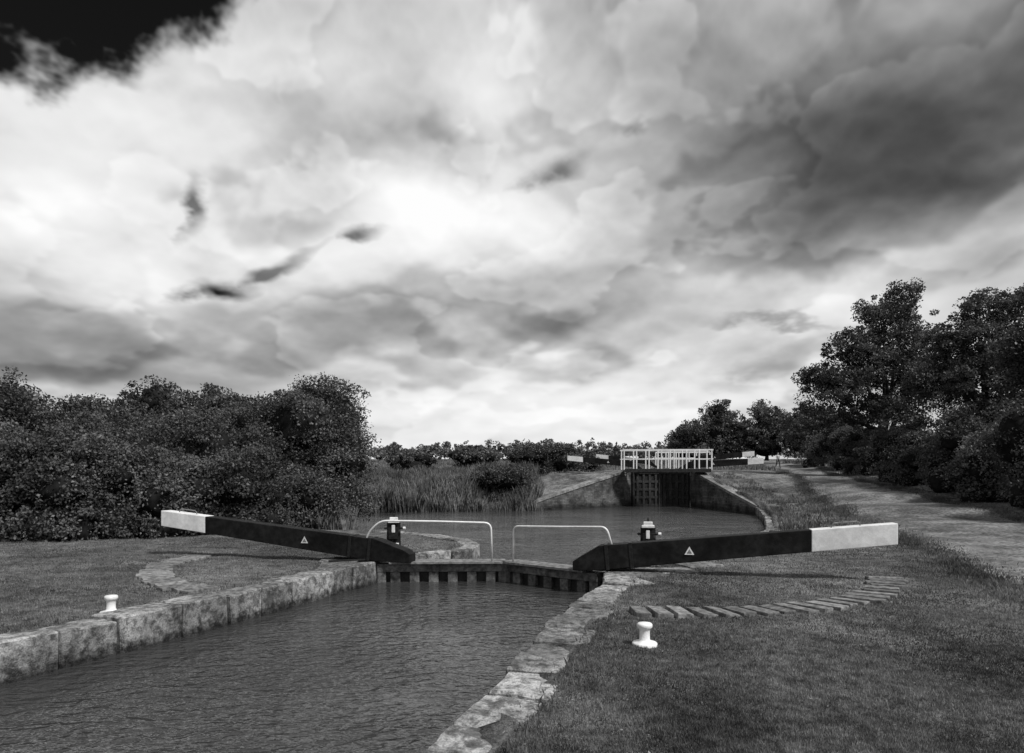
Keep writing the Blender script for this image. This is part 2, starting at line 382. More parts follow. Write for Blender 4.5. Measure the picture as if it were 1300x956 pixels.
# water
def mat_water():
    m,t,bs=mat("canal_water"); p=pos(t)
    setcol(t,bs,.04,.04,.5); bs.inputs['IOR'].default_value=1.5
    mp=t.new('ShaderNodeMapping'); mp.inputs['Rotation'].default_value=(0,0,math.radians(-20)); mp.inputs['Scale'].default_value=(1,1.5,1); t.l.new(p,mp.inputs[0])
    a=t.noise(mp.outputs[0],5.2,2,.5,.5).outputs['Fac']; b=t.noise(mp.outputs[0],1.3,1,.5).outputs['Fac']; c=t.noise(mp.outputs[0],13,2,.5,.3).outputs['Fac']
    gust=t.ramp(t.noise(p,.35,2,.5).outputs['Fac'],.35,.65,.55,1.3)
    h=t.m('MULTIPLY',t.m('ADD',t.m('ADD',a,t.m('MULTIPLY',b,.8)),t.m('MULTIPLY',c,.28)),gust)
    bump(t,bs,h,.065,1.0)
    return m
wv=[(-16,-8,0),(20,-8,0),(20,61,0),(-16,61,0)]
py_mesh("canal_water",wv,[[0,1,2,3]],mat_water())

# towpath
PL=[(-6,3.4),(0,4.4),(6,6.0),(12.4,8.4),(15,9.4),(22,11.8),(28,13.5),(34,15.4),(42,17.9),(50,20.4),(60,23.6),(70,26.8),(89,32.6),(110,39),(140,50)]
py_=np.arange(-6,135,.25); pxl=np.interp(py_,[a for a,b in PL],[b for a,b in PL])
k=np.ones(15)/15; pad=np.pad(pxl,7,mode='edge'); pxl=np.convolve(pad,k,'valid')
pwd=np.interp(py_,[0,22,40,60],[4.9,4.7,3.9,3.4])
NW=36; Vp=[]
for j,yy in enumerate(py_):
    e0=pxl[j]+.35*mnoise.noise(Vector((yy*.5,0,0)))+.25*mnoise.noise(Vector((yy*2.4,5,0))); e1=pxl[j]+pwd[j]+.3*mnoise.noise(Vector((yy*.6,9,0)))+.16*mnoise.noise(Vector((yy*3,15,0)))
    for i in range(NW+1): Vp.append((e0+(e1-e0)*i/NW,yy))
Vp=np.array(Vp); zp=height(Vp[:,0],Vp[:,1])
uu=np.tile(np.linspace(-1,1,NW+1),len(py_)); zp=zp+.03*(1-np.abs(uu)**8)-.03*(np.abs(uu)>.97)-.02*np.exp(-((np.abs(uu)-.45)/.15)**2)
ip=np.arange(len(py_)*(NW+1)).reshape(len(py_),NW+1)
Fp=np.stack([ip[:-1,:-1],ip[:-1,1:],ip[1:,1:],ip[1:,:-1]],-1).reshape(-1,4)
np_mesh("towpath",np.column_stack([Vp,zp]),Fp,m_noise("gravel_path",.08,.26,10,.95,.1,.04,26,detail=10,scale2=.8,lo2=.55,hi2=1.25),smooth=True)

# ------------------------------------------------------------------ coping / walls
def walk(pl):
    pts=[Vector((a,b)) for a,b in pl]; L=[0]
    for i in range(1,len(pts)): L.append(L[-1]+(pts[i]-pts[i-1]).length)
    def at(s):
        s=max(0,min(s,L[-1]))
        for i in range(1,len(pts)):
            if s<=L[i] or i==len(pts)-1:
                f=(s-L[i-1])/(L[i]-L[i-1]); return pts[i-1].lerp(pts[i],f),(pts[i]-pts[i-1]).normalized()
    return at,L[-1]
def smoothdir(at,s):
    a,_=at(s-.3); b,_=at(s+.3); return (b-a).normalized()
def coping(name,pl,width,ztop,zbot,lr=(.7,1.3),side=1,jit=.03,rough=.018,wj=.05,gap=.012):
    at,L=walk(pl); bmA=bmesh.new(); s=0
    while s<L-.05:
        ln=min(random.uniform(*lr),L-s); 
        if L-s-ln<.3: ln=L-s
        s0,s1=s+gap,s+ln-gap; s+=ln
        W=width+random.uniform(-wj,wj); off=random.uniform(-jit,jit)*.6; zt=ztop+random.uniform(-.5,.5)*jit; tl=random.uniform(-.6,.6)*jit
        n=max(2,int(ln/.3))
        bm=bmesh.new(); rows=[]
        for i in range(n+1):
            ss=s0+(s1-s0)*i/n; p,_=at(ss); dd=smoothdir(at,ss); nn=Vector((-dd.y,dd.x))*side
            a=p+nn*off; b=p+nn*(off+W); z_=zt+tl*(i/n-.5)
            rows.append([bm.verts.new((a.x,a.y,zbot)),bm.verts.new((a.x,a.y,z_)),bm.verts.new((b.x,b.y,z_-.01)),bm.verts.new((b.x,b.y,zbot))])
        for i in range(n):
            for k in range(4):
                kk=(k+1)%4; bm.faces.new([rows[i][k],rows[i][kk],rows[i+1][kk],rows[i+1][k]])
        bm.faces.new(rows[0][::-1]); bm.faces.new(rows[-1])
        bmesh.ops.recalc_face_normals(bm,faces=bm.faces)
        sharp=[e for e in bm.edges if len(e.link_faces)==2 and e.calc_face_angle(0)>.7]
        bmesh.ops.bevel(bm,geom=sharp,offset=.02,segments=1,affect='EDGES')
        bmesh.ops.subdivide_edges(bm,edges=[e for e in bm.edges if e.calc_length()>.1],cuts=3,use_grid_fill=True)
        for v in bm.verts:
            q=v.co*3.5; v.co+=mnoise.noise_vector(q)*rough*1.3+mnoise.noise_vector(v.co*13)*rough*.9
        me=bpy.data.meshes.new("tmp"); bm.to_mesh(me); bm.free(); bmA.from_mesh(me); bpy.data.meshes.remove(me)
    me=bpy.data.meshes.new(name); bmA.to_mesh(me); bmA.free(); me.materials.append(M_stone)
    return link(bpy.data.objects.new(name,me))
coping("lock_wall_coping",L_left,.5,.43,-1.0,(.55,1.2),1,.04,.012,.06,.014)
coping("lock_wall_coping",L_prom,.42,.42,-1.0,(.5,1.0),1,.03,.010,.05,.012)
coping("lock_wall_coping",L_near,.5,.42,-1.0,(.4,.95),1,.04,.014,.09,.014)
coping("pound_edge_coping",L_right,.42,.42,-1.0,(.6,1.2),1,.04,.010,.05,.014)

def wingwall(name,a,b,za,zb,th,side):
    a=Vector(a); b=Vector(b); dd=(b-a).normalized(); nn=Vector((-dd.y,dd.x))*side
    N=14
    root=empty(name)
    def quadrow(f,lo_off,hi_off,z0,z1):
        p=a.lerp(b,f); q0=p+nn*lo_off; q1=p+nn*hi_off
        return [(q0.x,q0.y,z0),(q0.x,q0.y,z1),(q1.x,q1.y,z1),(q1.x,q1.y,z0)]
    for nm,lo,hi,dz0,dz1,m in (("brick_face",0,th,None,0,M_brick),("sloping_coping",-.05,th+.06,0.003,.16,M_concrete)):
        V=[];Fc=[]
        for i in range(N+1):
            f=i/N; zt=za+(zb-za)*(f**.95)
            V+=quadrow(f,lo,hi,-1.0 if dz0 is None else zt+dz0,zt+dz1)
        for i in range(N):
            for k in range(4):
                kk=(k+1)%4; Fc.append([i*4+k,i*4+kk,i*4+4+kk,i*4+4+k])
        Fc.append([3,2,1,0]); Fc.append([N*4+k for k in range(4)])
        py_mesh(nm,V,Fc,m,parent=root)
wingwall("lock_wing_wall",(1.2,41.2),(8.15,47),.35,2.4,.55,1)
wingwall("lock_wing_wall",(12.3,47),(13.05,36.4),2.4,.35,.55,1)
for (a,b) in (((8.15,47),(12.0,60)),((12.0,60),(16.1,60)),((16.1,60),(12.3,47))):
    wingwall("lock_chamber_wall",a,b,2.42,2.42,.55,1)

# ------------------------------------------------------------------ lock gates (near)
def beam(root,heel,end,inner,ztH,ztE,thH,thE,w,whiteL,z_in,front):
    heel=Vector(heel); end=Vector(end); dd=(end-heel); L=dd.length; dd.normalize(); nn=Vector((-dd.y,dd.x))
    def sec(s,zt,zb,ww):
        p=heel+dd*s; a=p-nn*ww/2; b=p+nn*ww/2
        return [(a.x,a.y,zb),(b.x,b.y,zb),(b.x,b.y,zt),(a.x,a.y,zt)]
    def lerp(a,b,f): return a+(b-a)*f
    def zt(s): return lerp(ztH,ztE,s/L)
    def th(s): return lerp(thH,thE,s/L)
    def solid(nm,secs,m,bev):
        V=[];Fc=[]
        for q in secs: V+=q
        for i in range(len(secs)-1):
            for k in range(4):
                kk=(k+1)%4; Fc.append([i*4+k,i*4+kk,i*4+4+kk,i*4+4+k])
        Fc.append([3,2,1,0]); e=(len(secs)-1)*4; Fc.append([e,e+1,e+2,e+3])
        return py_mesh(nm,V,Fc,m,bev,root)
    sW=L-whiteL
    secs=[sec(-inner,z_in+.16,z_in,w*.9),sec(-inner+.12,z_in+.24,z_in,w)]
    for s in (-.02,.35,sW): secs.append(sec(s,zt(s),zt(s)-th(s),w*(1-.12*max(s,0)/L)))
    solid("balance_beam_black",secs,M_black,.012)
    wE=w*.88+.004
    solid("balance_beam_white_end",[sec(s,zt(s)+.002,zt(s)-th(s)-.002,wE) for s in (sW+.001,(sW+L)/2,L)],M_white,.012)
    gg=Geo(); pts=[]
    for s,hz in ((sW+.32,-.03),(sW+.34,.05),(sW+.38,.075),(sW+.72,.075),(sW+.76,.05),(sW+.78,-.03)):
        p=heel+dd*s; pts.append((p.x,p.y,zt(s)+hz))
    gg.tube(pts,.012,8); gg.obj("grab_handle",M_plank,parent=root,smooth=True)
    gs=Geo()
    for s in (.12,.55):
        p=heel+dd*s; R=Matrix.Rotation(math.atan2(dd.y,dd.x),3,'Z')@Matrix.Rotation(-math.atan2(ztE-ztH,L),3,'Y')
        gs.box((p.x,p.y,zt(s)-th(s)/2),(.06,w+.02,th(s)+.02),ax=R)
    gs.obj("iron_strap",M_iron,.004,root)
    s=front; p=heel+dd*s; fn=nn if nn.y<0 else -nn; q=p+fn*(w/2+.006); zc=zt(s)-th(s)/2
    for r,yo in ((.095,0),(.05,.003)):
        V=[]
        for ang in (90,210,330):
            a=math.radians(ang); c=q+dd*(r*math.cos(a))+fn*yo; V.append((c.x,c.y,zc-.02+r*math.sin(a)))
        py_mesh("warning_triangle" if r>.08 else "warning_triangle_symbol",V,[[0,1,2]],M_white if r>.08 else M_concrete,parent=root)
def leaf(root,heel,mit,ztop,zbot,nplank,mw=M_wood,thick=.22):
    heel=Vector(heel); mit=Vector(mit); dd=(mit-heel); L=dd.length; dd.normalize(); nn=Vector((-dd.y,dd.x))
    if nn.y>0: nn=-nn   # nn towards downstream
    def P(s,o,z): q=heel+dd*s+nn*o; return (q.x,q.y,z)
    g1=Geo(); g1.bar(P(0,0,ztop-.13),P(L,0,ztop-.13),thick+.06,.16); g1.obj("top_rail",mw,.012,root)
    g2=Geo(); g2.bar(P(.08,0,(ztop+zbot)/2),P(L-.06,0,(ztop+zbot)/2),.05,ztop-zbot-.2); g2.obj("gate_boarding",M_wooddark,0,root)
    g3=Geo()
    for s in (.09,L-.08): g3.box(P(s,0,(ztop-.06+zbot)/2),(.17,thick+.04,ztop-zbot-.06),math.atan2(dd.y,dd.x))
    for i in range(nplank):
        s=.17+(L-.3)*(i+.5)/nplank; g3.box(P(s,.07,(ztop-.215+zbot)/2),(.19,.09,ztop-zbot-.22),math.atan2(dd.y,dd.x))
    g3.obj("gate_posts",mw,.01,root)
    g5=Geo()
    z=ztop-.75
    while z>zbot: g5.bar(P(.1,.02,z),P(L-.1,.02,z),.14,.16); z-=.55
    if g5.V: g5.obj("cross_rails",mw,.01,root)
    g4=Geo()
    for o in (-.16,.0,.16): g4.bar(P(.25,o+.02,ztop-.02),P(L-.02,o+.02,ztop-.02),.145,.045)
    g4.obj("walkway_planks",M_plank,.006,root)
def arcpts(pts,r=.08,n=5):
    out=[Vector(pts[0])]
    for i in range(1,len(pts)-1):
        p=Vector(pts[i]); a=(Vector(pts[i-1])-p).normalized(); b=(Vector(pts[i+1])-p).normalized()
        for k in range(n+1):
            f=k/n; q=(p+a*r)*(1-f)**2+p*2*f*(1-f)+(p+b*r)*f*f; out.append(q)
    out.append(Vector(pts[-1])); return out
HL=(-2.7,13.75); HR=(1.62,12.4); MT=(-.1,13.85)
gl=empty("lock_gate"); leaf(gl,HL,(MT[0]-.012,MT[1]),.42,-1.0,6)
beam(gl,HL,(-7.6,15.0),.75,.87,1.37,.44,.33,.34,1.12,.42,1.55)
r1=Geo(); r1.tube(arcpts([(-2.95,13.72,.80),(-2.86,13.66,1.02),(-2.62,13.62,1.235),(-1.5,13.62,1.22),(-.42,13.62,1.19),(-.40,13.62,.40)],.14),.02,8); r1.obj("handrail",M_white,parent=gl,smooth=True)
gr=empty("lock_gate"); leaf(gr,HR,(MT[0]+.012,MT[1]),.42,-1.0,5)
beam(gr,HR,(6.29,11.2),.5,.88,1.36,.44,.34,.34,1.3,.42,1.55)
r2=Geo(); r2.tube(arcpts([(.02,13.55,.40),(.03,13.52,1.13),(.9,12.85,1.17),(1.70,12.28,1.21),(1.82,12.3,.80)],.12),.02,8); r2.obj("handrail",M_white,parent=gr,smooth=True)
for h,nm in ((HL,-1),(HR,1)):
    a=Geo(); 
    a.bar((h[0]+nm*.05,h[1],.45),(h[0]+nm*.95,h[1]+.35,.45),.08,.03); a.bar((h[0]+nm*.05,h[1],.455),(h[0]+nm*.9,h[1]-.35,.455),.08,.03)
    a.lathe((h[0],h[1],.42),[(.14,0),(.14,.06),(.09,.07)],16)
    a.obj("gate_anchor_iron",M_iron,.003)
a=Geo()
for (x,y,wx,wy,rz) in [(2.25,11.9,.8,.6,.3),(2.95,12.35,.7,.7,.1),(2.35,12.65,.5,.55,.2),(3.6,13.2,.8,.55,.4),(1.95,11.1,.5,.7,.25),(-3.35,13.2,.7,.6,.2),(-3.5,14.0,.8,.7,.1),(-3.0,14.75,.7,.55,.6)]:
    a.box((x,y,.36),(wx,wy,.14),rz)
a.obj("flagstones",M_stone,.025)

# ------------------------------------------------------------------ paddle gear
def paddle(x,y,rot,z0=.41):
    r=empty("paddle_gear"); R=Matrix.Rotation(rot,3,'Z')
    def T(p): q=R@Vector(p); return (x+q.x,y+q.y,z0+q.z)
    a=Geo(); a.box(T((0,0,.04)),(.42,.42,.08),rot); a.obj("stone_base",M_stone,.015,r)
    a=Geo()
    for xx in (-.085,.085): a.bar(T((xx,0,.08)),T((xx*.9,0,.72)),.13,.035)
    a.box(T((0,0,.42)),(.2,.13,.05),rot); a.box(T((0,-.09,.5)),(.2,.05,.24),rot)
    a.tube([T((-.2,0,.6)),T((.24,0,.6))],.022,10)
    a.tube([T((-.03,0,.6)),T((.03,0,.6))],.095,18)
    a.tube([T((.1,0,.52)),T((.135,0,.52))],.07,16)
    a.obj("iron_pedestal",M_iron,.004,r)
    a=Geo(); a.box(T((0,0,.745)),(.24,.17,.05),rot); a.box(T((0,0,.80)),(.17,.12,.07),rot); a.tube([T((.19,0,.6)),T((.25,0,.6))],.035,10); a.box(T((0,-.12,.6)),(.07,.012,.16),rot); a.box(T((0,0,.27)),(.22,.135,.04),rot)
    a.obj("white_cap",M_white,.012,r)
    a=Geo(); a.box(T((.0,.06,.5)),(.035,.025,.8),rot)
    for i in range(18): a.box(T((.0,.045,.14+i*.042)),(.035,.02,.018),rot)
    a.obj("rack_bar",M_iron,.002,r)
paddle(-2.52,14.55,.1); paddle(2.62,13.15,-.2)

# ------------------------------------------------------------------ bollards
def bollard(x,y):
    z=float(land(np.array([x]),np.array([y]))[0]); r=Geo()
    r.lathe((x,y,z),[(.13,-.05),(.13,.012),(.12,.024),(.066,.034),(.054,.055),(.052,.13),(.056,.158),(.07,.17),(.079,.182),(.079,.208),(.068,.22),(.03,.226)],28)
    r.obj("mooring_bollard",M_white,0,smooth=True)
bollard(1.37,7.05); bollard(-5.08,8.65)

# ------------------------------------------------------------------ brick treads (arc)
def mt():
    m,t,bs=mat("tread_stone"); p=pos(t); isl=t.new('ShaderNodeNewGeometry').outputs['Random Per Island']
    v=t.m('MULTIPLY',t.ramp(t.noise(p,9,6,.65).outputs['Fac'],.35,.65,.08,.24),t.ramp(isl,0,1,.7,1.35,False)); setcol(t,bs,v,.9,.1); bump(t,bs,t.noise(p,30,4).outputs['Fac'],.01); return m
M_treads=mt()
def treads(heel,r,a0,a1,n,w,rfun=None):
    bmA=Geo(); hx,hy=heel
    for i in range(n):
        a=math.radians(a0+(a1-a0)*i/(n-1)); rr=r if rfun is None else rfun(i/(n-1))
        rr+=random.uniform(-.04,.04); cx,cy=hx+math.cos(a)*rr,hy+math.sin(a)*rr
        z=float(land(np.array([cx]),np.array([cy]))[0])
        tilt=Matrix.Rotation(a+random.uniform(-.06,.06),3,'Z')@Matrix.Rotation(random.uniform(-.12,.02),3,'X')
        bmA.box((cx,cy,z-.015),(w+random.uniform(-.08,.08),.2,.12),ax=tilt)
    return bmA.obj("brick_treads",M_treads,.012)
treads(HR,4.0,-90,-12,22,.5,lambda f:3.75+.95*f)
treads(HL,4.0,170,240,19,.5)

# ------------------------------------------------------------------ upper lock
g2=empty("upper_lock_gate"); leaf(g2,(8.3,47.4),(10.45,48.35),2.42,-1,4,M_gatedark,.25)
g3=empty("upper_lock_gate"); leaf(g3,(12.25,47.2),(10.48,48.35),2.42,-1,4,M_gatedark,.25)
beam(g2,(8.3,47.4),(3.95,48.4),.7,3.1,3.5,.42,.34,.34,1.1,2.45,1.6)
beam(g3,(12.25,47.2),(16.9,45.9),.7,3.05,3.3,.46,.40,.34,1.0,2.45,1.6)
g4=empty("upper_lock_gate"); leaf(g4,(12.1,60.3),(14.1,61.1),2.7,0,4)
g5=empty("upper_lock_gate"); leaf(g5,(16.2,60.2),(14.2,61.1),2.7,0,4)
beam(g4,(12.1,60.3),(7.6,61.5),.7,3.5,4.0,.44,.34,.34,1.1,2.75,1.6)
beam(g5,(16.2,60.2),(21.0,59.2),.7,3.8,4.2,.5,.42,.34,1.0,2.75,1.6)
fb=empty("footbridge")
a=Geo(); a.bar((7.5,45.9,2.42),(13.1,45.5,2.42),1.2,.12); a.obj("deck",M_wood,.01,fb)
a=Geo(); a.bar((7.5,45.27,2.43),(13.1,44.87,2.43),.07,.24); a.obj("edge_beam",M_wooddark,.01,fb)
a=Geo()
for off,n in ((-.56,7),(.56,7)):
    A=Vector((7.45,45.9+off,0)); Bq=Vector((13.15,45.5+off,0))
    for i in range(n+1):
        p=A.lerp(Bq,i/n); a.bar((p.x,p.y,2.48),(p.x,p.y,3.78),.075,.09)
    for z,h in ((3.8,.09),(3.2,.06)): a.bar((A.x-.1,A.y,z),(Bq.x+.1,Bq.y,z),.07,h)
a.obj("white_railings",M_white,.006,fb)
a=Geo(); fb2=empty("footbridge")
for off in (-.5,.5):
    A=Vector((13.2,62.2+off,0)); Bq=Vector((17.8,61.9+off,0))
    for i in range(6):
        p=A.lerp(Bq,i/5); a.bar((p.x,p.y,2.6),(p.x,p.y,4.2),.09,.11)
    for z in (4.2,3.65): a.bar((A.x,A.y,z),(Bq.x,Bq.y,z),.07,.1)
a.obj("white_railings",M_white,.006,fb2)
a=Geo(); a.bar((13,62.2,2.7),(18,61.9,2.7),1.1,.12); a.obj("deck",M_wood,.01,fb2)

# ------------------------------------------------------------------ foliage
def rnd_dirs(n):
    v=rng.normal(size=(n,3)); return v/np.linalg.norm(v,axis=1)[:,None]
def leafquads(C,size,up=.5):
    n=len(C); N=rnd_dirs(n)+np.array([0,0,up]); N/=np.linalg.norm(N,axis=1)[:,None]
    r=rnd_dirs(n); A=np.cross(N,r); A/=np.linalg.norm(A,axis=1)[:,None]+1e-9; Bv=np.cross(N,A)
    s=(size*rng.uniform(.6,1.3,n))[:,None]
    V=np.stack([C-A*s*.5,C-Bv*s*.3+A*s*.05,C+A*s*.5,C+Bv*s*.3+A*s*.05],1).reshape(-1,3)
    return V,np.arange(n*4).reshape(n,4)
def crownpts(blobs,n,clump=.45,shell=.55,per=60,zmin=None,spray=.12):
    vol=np.array([b[3]*b[4]+b[4]*b[5]+b[3]*b[5] for b in blobs]); vol=vol/vol.sum(); out=[]
    for b,f in zip(blobs,vol):
        nn=int(n*f); nc=max(4,nn//per); dcl=rnd_dirs(nc); dcl[:,2]=np.where(dcl[:,2]<-.5,-dcl[:,2],dcl[:,2])
        rr=rng.uniform(shell,1.08,nc)**.8
        far=rng.uniform(0,1,nc)<spray; rr=np.where(far,rng.uniform(1.05,1.28,nc),rr)
        cc=np.array(b[:3])+dcl*rr[:,None]*np.array(b[3:6])
        cr=clump*rng.uniform(.5,1.35,nc)*np.where(far,.6,1)
        k=rng.integers(0,nc,nn); dl=rnd_dirs(nn); rad=rng.uniform(.35,1,nn)**.6
        p=cc[k]+dl*(cr[k]*rad)[:,None]*np.array([1.1,1.1,.75])
        out.append(p)
    p=np.concatenate(out)
    if zmin is not None: p=p[p[:,2]>zmin]
    return p
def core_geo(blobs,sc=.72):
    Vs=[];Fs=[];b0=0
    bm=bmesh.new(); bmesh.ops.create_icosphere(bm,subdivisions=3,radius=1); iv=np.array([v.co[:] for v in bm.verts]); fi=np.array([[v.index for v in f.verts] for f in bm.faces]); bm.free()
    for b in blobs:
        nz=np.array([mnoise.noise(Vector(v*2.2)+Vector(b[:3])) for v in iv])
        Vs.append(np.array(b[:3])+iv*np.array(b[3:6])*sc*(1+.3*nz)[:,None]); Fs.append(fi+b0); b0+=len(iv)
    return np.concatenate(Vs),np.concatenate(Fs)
def plant(name,blobs,n,leaf,mleaf,clump=.45,core=.7,trunk=None,shell=.55,per=60,up=.5):
    root=empty(name)
    p=crownpts(blobs,n,clump,shell,per); V,Fq=leafquads(p,leaf,up); o=np_mesh("foliage",V,Fq,mleaf); o.parent=root
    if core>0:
        V,Fq=core_geo(blobs,core); o=np_mesh("dark_crown_core",V,Fq,M_core,True); o.parent=root
    if trunk:
        tx,ty,tz,tr,th=trunk; gg=Geo(); pts=[(tx,ty,tz-.2),(tx+.05,ty,tz+.5),(tx+.1,ty+.05,tz+th*.5),(tx+.0,ty,tz+th)]
        gg.tube(pts,[tr*1.5,tr*1.05,tr*.9,tr*.7],12)
        for b in blobs:
            e=Vector(b[:3])+Vector((0,0,b[5]*.3)); s=Vector((tx,ty,tz+th*random.uniform(.6,.98))); mid=s.lerp(e,.5)+Vector((random.uniform(-.3,.3),random.uniform(-.3,.3),.3))
            gg.tube([s,mid,e],[tr*.5,tr*.3,tr*.08],8)
            for q in range(3):
                dv=Vector(rnd_dirs(1)[0]); dv.z=abs(dv.z)*.6; e2=Vector(b[:3])+Vector((dv.x*b[3],dv.y*b[4],dv.z*b[5]))*.85
                gg.tube([mid,mid.lerp(e2,.5)+Vector((0,0,.15)),e2],[tr*.22,tr*.13,tr*.04],6)
        gg.obj("trunk_and_limbs",M_bark,parent=root,smooth=True)
    return root
def shrub(name,x,y,z0,w,h,n,leaf=.13,m=M_leaf,nb=5,dep=None,clump=.42,core=.72,skirt=True):
    dep=dep or w; bl=[]
    bl.append((x,y,z0+h*.42,w*.72,dep*.72,h*.46))
    for i in range(nb):
        a=2*math.pi*i/nb+random.uniform(-.4,.4); rr=.55
        hh=h*random.uniform(.2,.34); zc=z0+h*random.uniform(.3,.7)
        bl.append((x+math.cos(a)*w*rr,y+math.sin(a)*dep*rr,zc,w*random.uniform(.34,.5),dep*random.uniform(.34,.5),hh))
    for q in range(2):
        bl.append((x+random.uniform(-.45,.45)*w,y+random.uniform(-.3,.3)*dep,z0+h*random.uniform(.66,.82),w*random.uniform(.22,.42),dep*.35,h*random.uniform(.16,.27)))
    if skirt: 
        for i in range(4):
            a=-math.pi*(.1+.27*i); bl.append((x+math.cos(a)*w*.62,y+math.sin(a)*dep*.62,z0+h*.1,w*.4,dep*.4,h*.2))
    return plant(name,bl,n,leaf,m,clump,core,trunk=(x,y,z0,.12,h*.35))
for (x,y,w_,h_) in [(-16.8,20,2.2,3.5),(-14.2,19.2,1.9,2.8),(-12.2,19.3,1.7,3.0),(-10.4,20.4,1.9,2.6),(-8.7,21.5,1.8,2.7),(-7.0,23.2,1.5,2.0),(-19.5,20.5,2.2,4.2),(-13.2,22.5,2.4,3.8),(-10.0,24,2.2,3.6)]:
    shrub("shrub",x,y,.35,w_,h_,36000,.09,clump=.36,m=random.choice([M_leaf,M_leaf,M_leafd]))
shrub("willow_bush",-8.6,27.5,.5,3.1,5.4,100000,.1,nb=7,clump=.45)
shrub("hawthorn_bush",-12.6,29.5,.6,2.9,5.1,50000,.12,nb=6,clump=.45)
shrub("hawthorn_bush",-16.4,28,.6,3.0,4.8,50000,.12,nb=6,m=M_leafd,clump=.5)
shrub("hawthorn_bush",-19.6,26,.6,2.8,4.9,45000,.12,nb=6,m=M_leafd,clump=.5)
shrub("hawthorn_bush",-25,30,.7,3.8,6.2,36000,.16,nb=6,m=M_leafd,clump=.6)
shrub("hawthorn_bush",-18.2,35,.8,3.5,6.2,30000,.16,nb=6,m=M_leafd,clump=.6)
shrub("hawthorn_bush",-14.8,34,.8,3.0,5.7,30000,.16,nb=6,m=M_leafd,clump=.6)
shrub("shrub",2.6,52,1.7,3.2,3.0,26000,.14,m=M_leafd,nb=6)
shrub("shrub",-.6,43.5,.3,2.4,2.5,24000,.12,m=M_leafd,nb=6)
shrub("shrub",-3.2,45,.5,1.9,1.6,12000,.12,m=M_leafd,nb=5)
shrub("shrub",5.2,56,2.0,2.2,1.9,8000,.16,m=M_leafd,nb=4)
shrub("shrub",-3.5,62,2.2,2.6,2.6,8000,.2,nb=4)
shrub("shrub",-8.5,58,2.0,2.4,2.2,8000,.2,nb=4,m=M_leafd)
for (x,y,w_,h_) in [(18.2,21.5,1.8,3.3),(19.5,24.5,2.0,4.0),(20.1,28,2.0,3.5),(21.2,32,2.0,3.7),(22.4,36.5,2.1,3.0),(23.8,41,2.2,3.5),(25.3,46,2.3,3.2),(27,51.5,2.4,3.7),(28.8,57,2.5,3.5),(30.8,63,2.7,4.2),(33,69.5,2.8,4.0),(35.5,77,3.2,4.8)]:
    z=float(land(np.array([x]),np.array([y]))[0]); shrub("hedge_shrub",x,y,z-.15,w_,h_,22000,.12,m=random.choice([M_leafh,M_leafd,M_leaf]),nb=5)
def oak(name,x,y,z,bl,n,leaf,m=M_leafd,tr=.35,th=3,clump=.7,core=.0,per=70):
    plant(name,[(x+b[0],y+b[1],z+b[2],b[3],b[4],b[5]) for b in bl],n,leaf,m,clump,core,trunk=(x,y,z,tr,th),shell=.3,per=per)
oak("oak_tree",26.2,48,2.2,[(0,0,7,3.4,3.2,2.4),(-3.5,-.5,5.6,2.2,2.4,1.7),(3,0,6,2.4,2.4,2.2),(.8,0,10.0,2.2,2.4,2.0),(1.4,.3,12.3,1.2,1.3,1.2),(-2.2,0,8.7,1.6,1.8,1.3),(-4.6,0,3.7,1.7,1.8,1.1),(3.4,0,9.0,1.5,1.6,1.3),(-.8,0,11.4,1.0,1,.8),(-5.0,0,6.9,1.0,1.1,.7),(0,0,4,3,3,1.6)],80000,.17,clump=.52)
oak("oak_tree",26.6,38,2.0,[(0,0,5.6,3.2,3.0,2.4),(-2.6,0,5.0,1.8,2,1.6),(2.4,0,6,2.2,2.2,2.2),(-.3,0,8.3,1.8,2,1.5),(1.9,0,9.3,1.5,1.5,1.2),(-2.0,0,7.2,1.2,1.5,.9),(-.6,0,9.7,.8,.9,.6),(0,0,3.2,2.8,2.6,1.3)],66000,.15,clump=.48)
oak("oak_tree",25.6,31,1.8,[(0,0,5,2.8,2.8,2.3),(-1.8,0,6,1.7,1.7,1.4),(1.2,0,7.3,1.9,1.9,1.5),(-.6,0,3,2.6,2.5,1.4)],38000,.16,clump=.45)
for (x,y,top,w_) in [(37,122,15.5,5.5),(44,118,14.6,5),(49,112,13.5,5),(44,98,11.8,4.2),(41,86,10.2,3.5),(33,128,12,4)]:
    z=float(land(np.array([x]),np.array([y]))[0]); h_=top-z; r1_=random.uniform(-.2,.2)
    oak("field_tree",x,y,z,[(0,0,h_*.5,w_*.8,w_*.8,h_*.34),(-w_*.6,0,h_*(.42+r1_*.4),w_*.45,w_*.5,h_*.24),(w_*.6,0,h_*(.45-r1_*.5),w_*.5,w_*.5,h_*.26),(r1_*w_,0,h_*.8,w_*.45,w_*.5,h_*.2),(-r1_*2*w_,0,h_*.7,w_*.35,w_*.4,h_*.16),(0,0,h_*.2,w_*.8,w_*.8,h_*.2)],16000,.34,m=M_leaf,tr=.3,th=h_*.3,clump=.8,core=.6,per=40)
P_=[]
def dist(x,y,w_,h_,n):
    z=float(land(np.array([x]),np.array([y]))[0])
    bl=[(x,y,z+h_*.4,w_,w_,h_*.4),(x+random.uniform(-.6,.6)*w_,y,z+h_*.7,w_*random.uniform(.35,.6),w_*.6,h_*.28),(x-random.uniform(-.8,.8)*w_,y,z+h_*.5,w_*.6,w_*.6,h_*.3)]
    P_.append(crownpts(bl,n,1.0,.3,30,spray=.05))
for i in range(150):
    x=-170+i*2.0+random.uniform(-2,2); y=random.uniform(190,240); dist(x,y,random.uniform(2.2,5),random.uniform(2.6,6.2)*(1 if random.random()<.85 else 1.3),520)
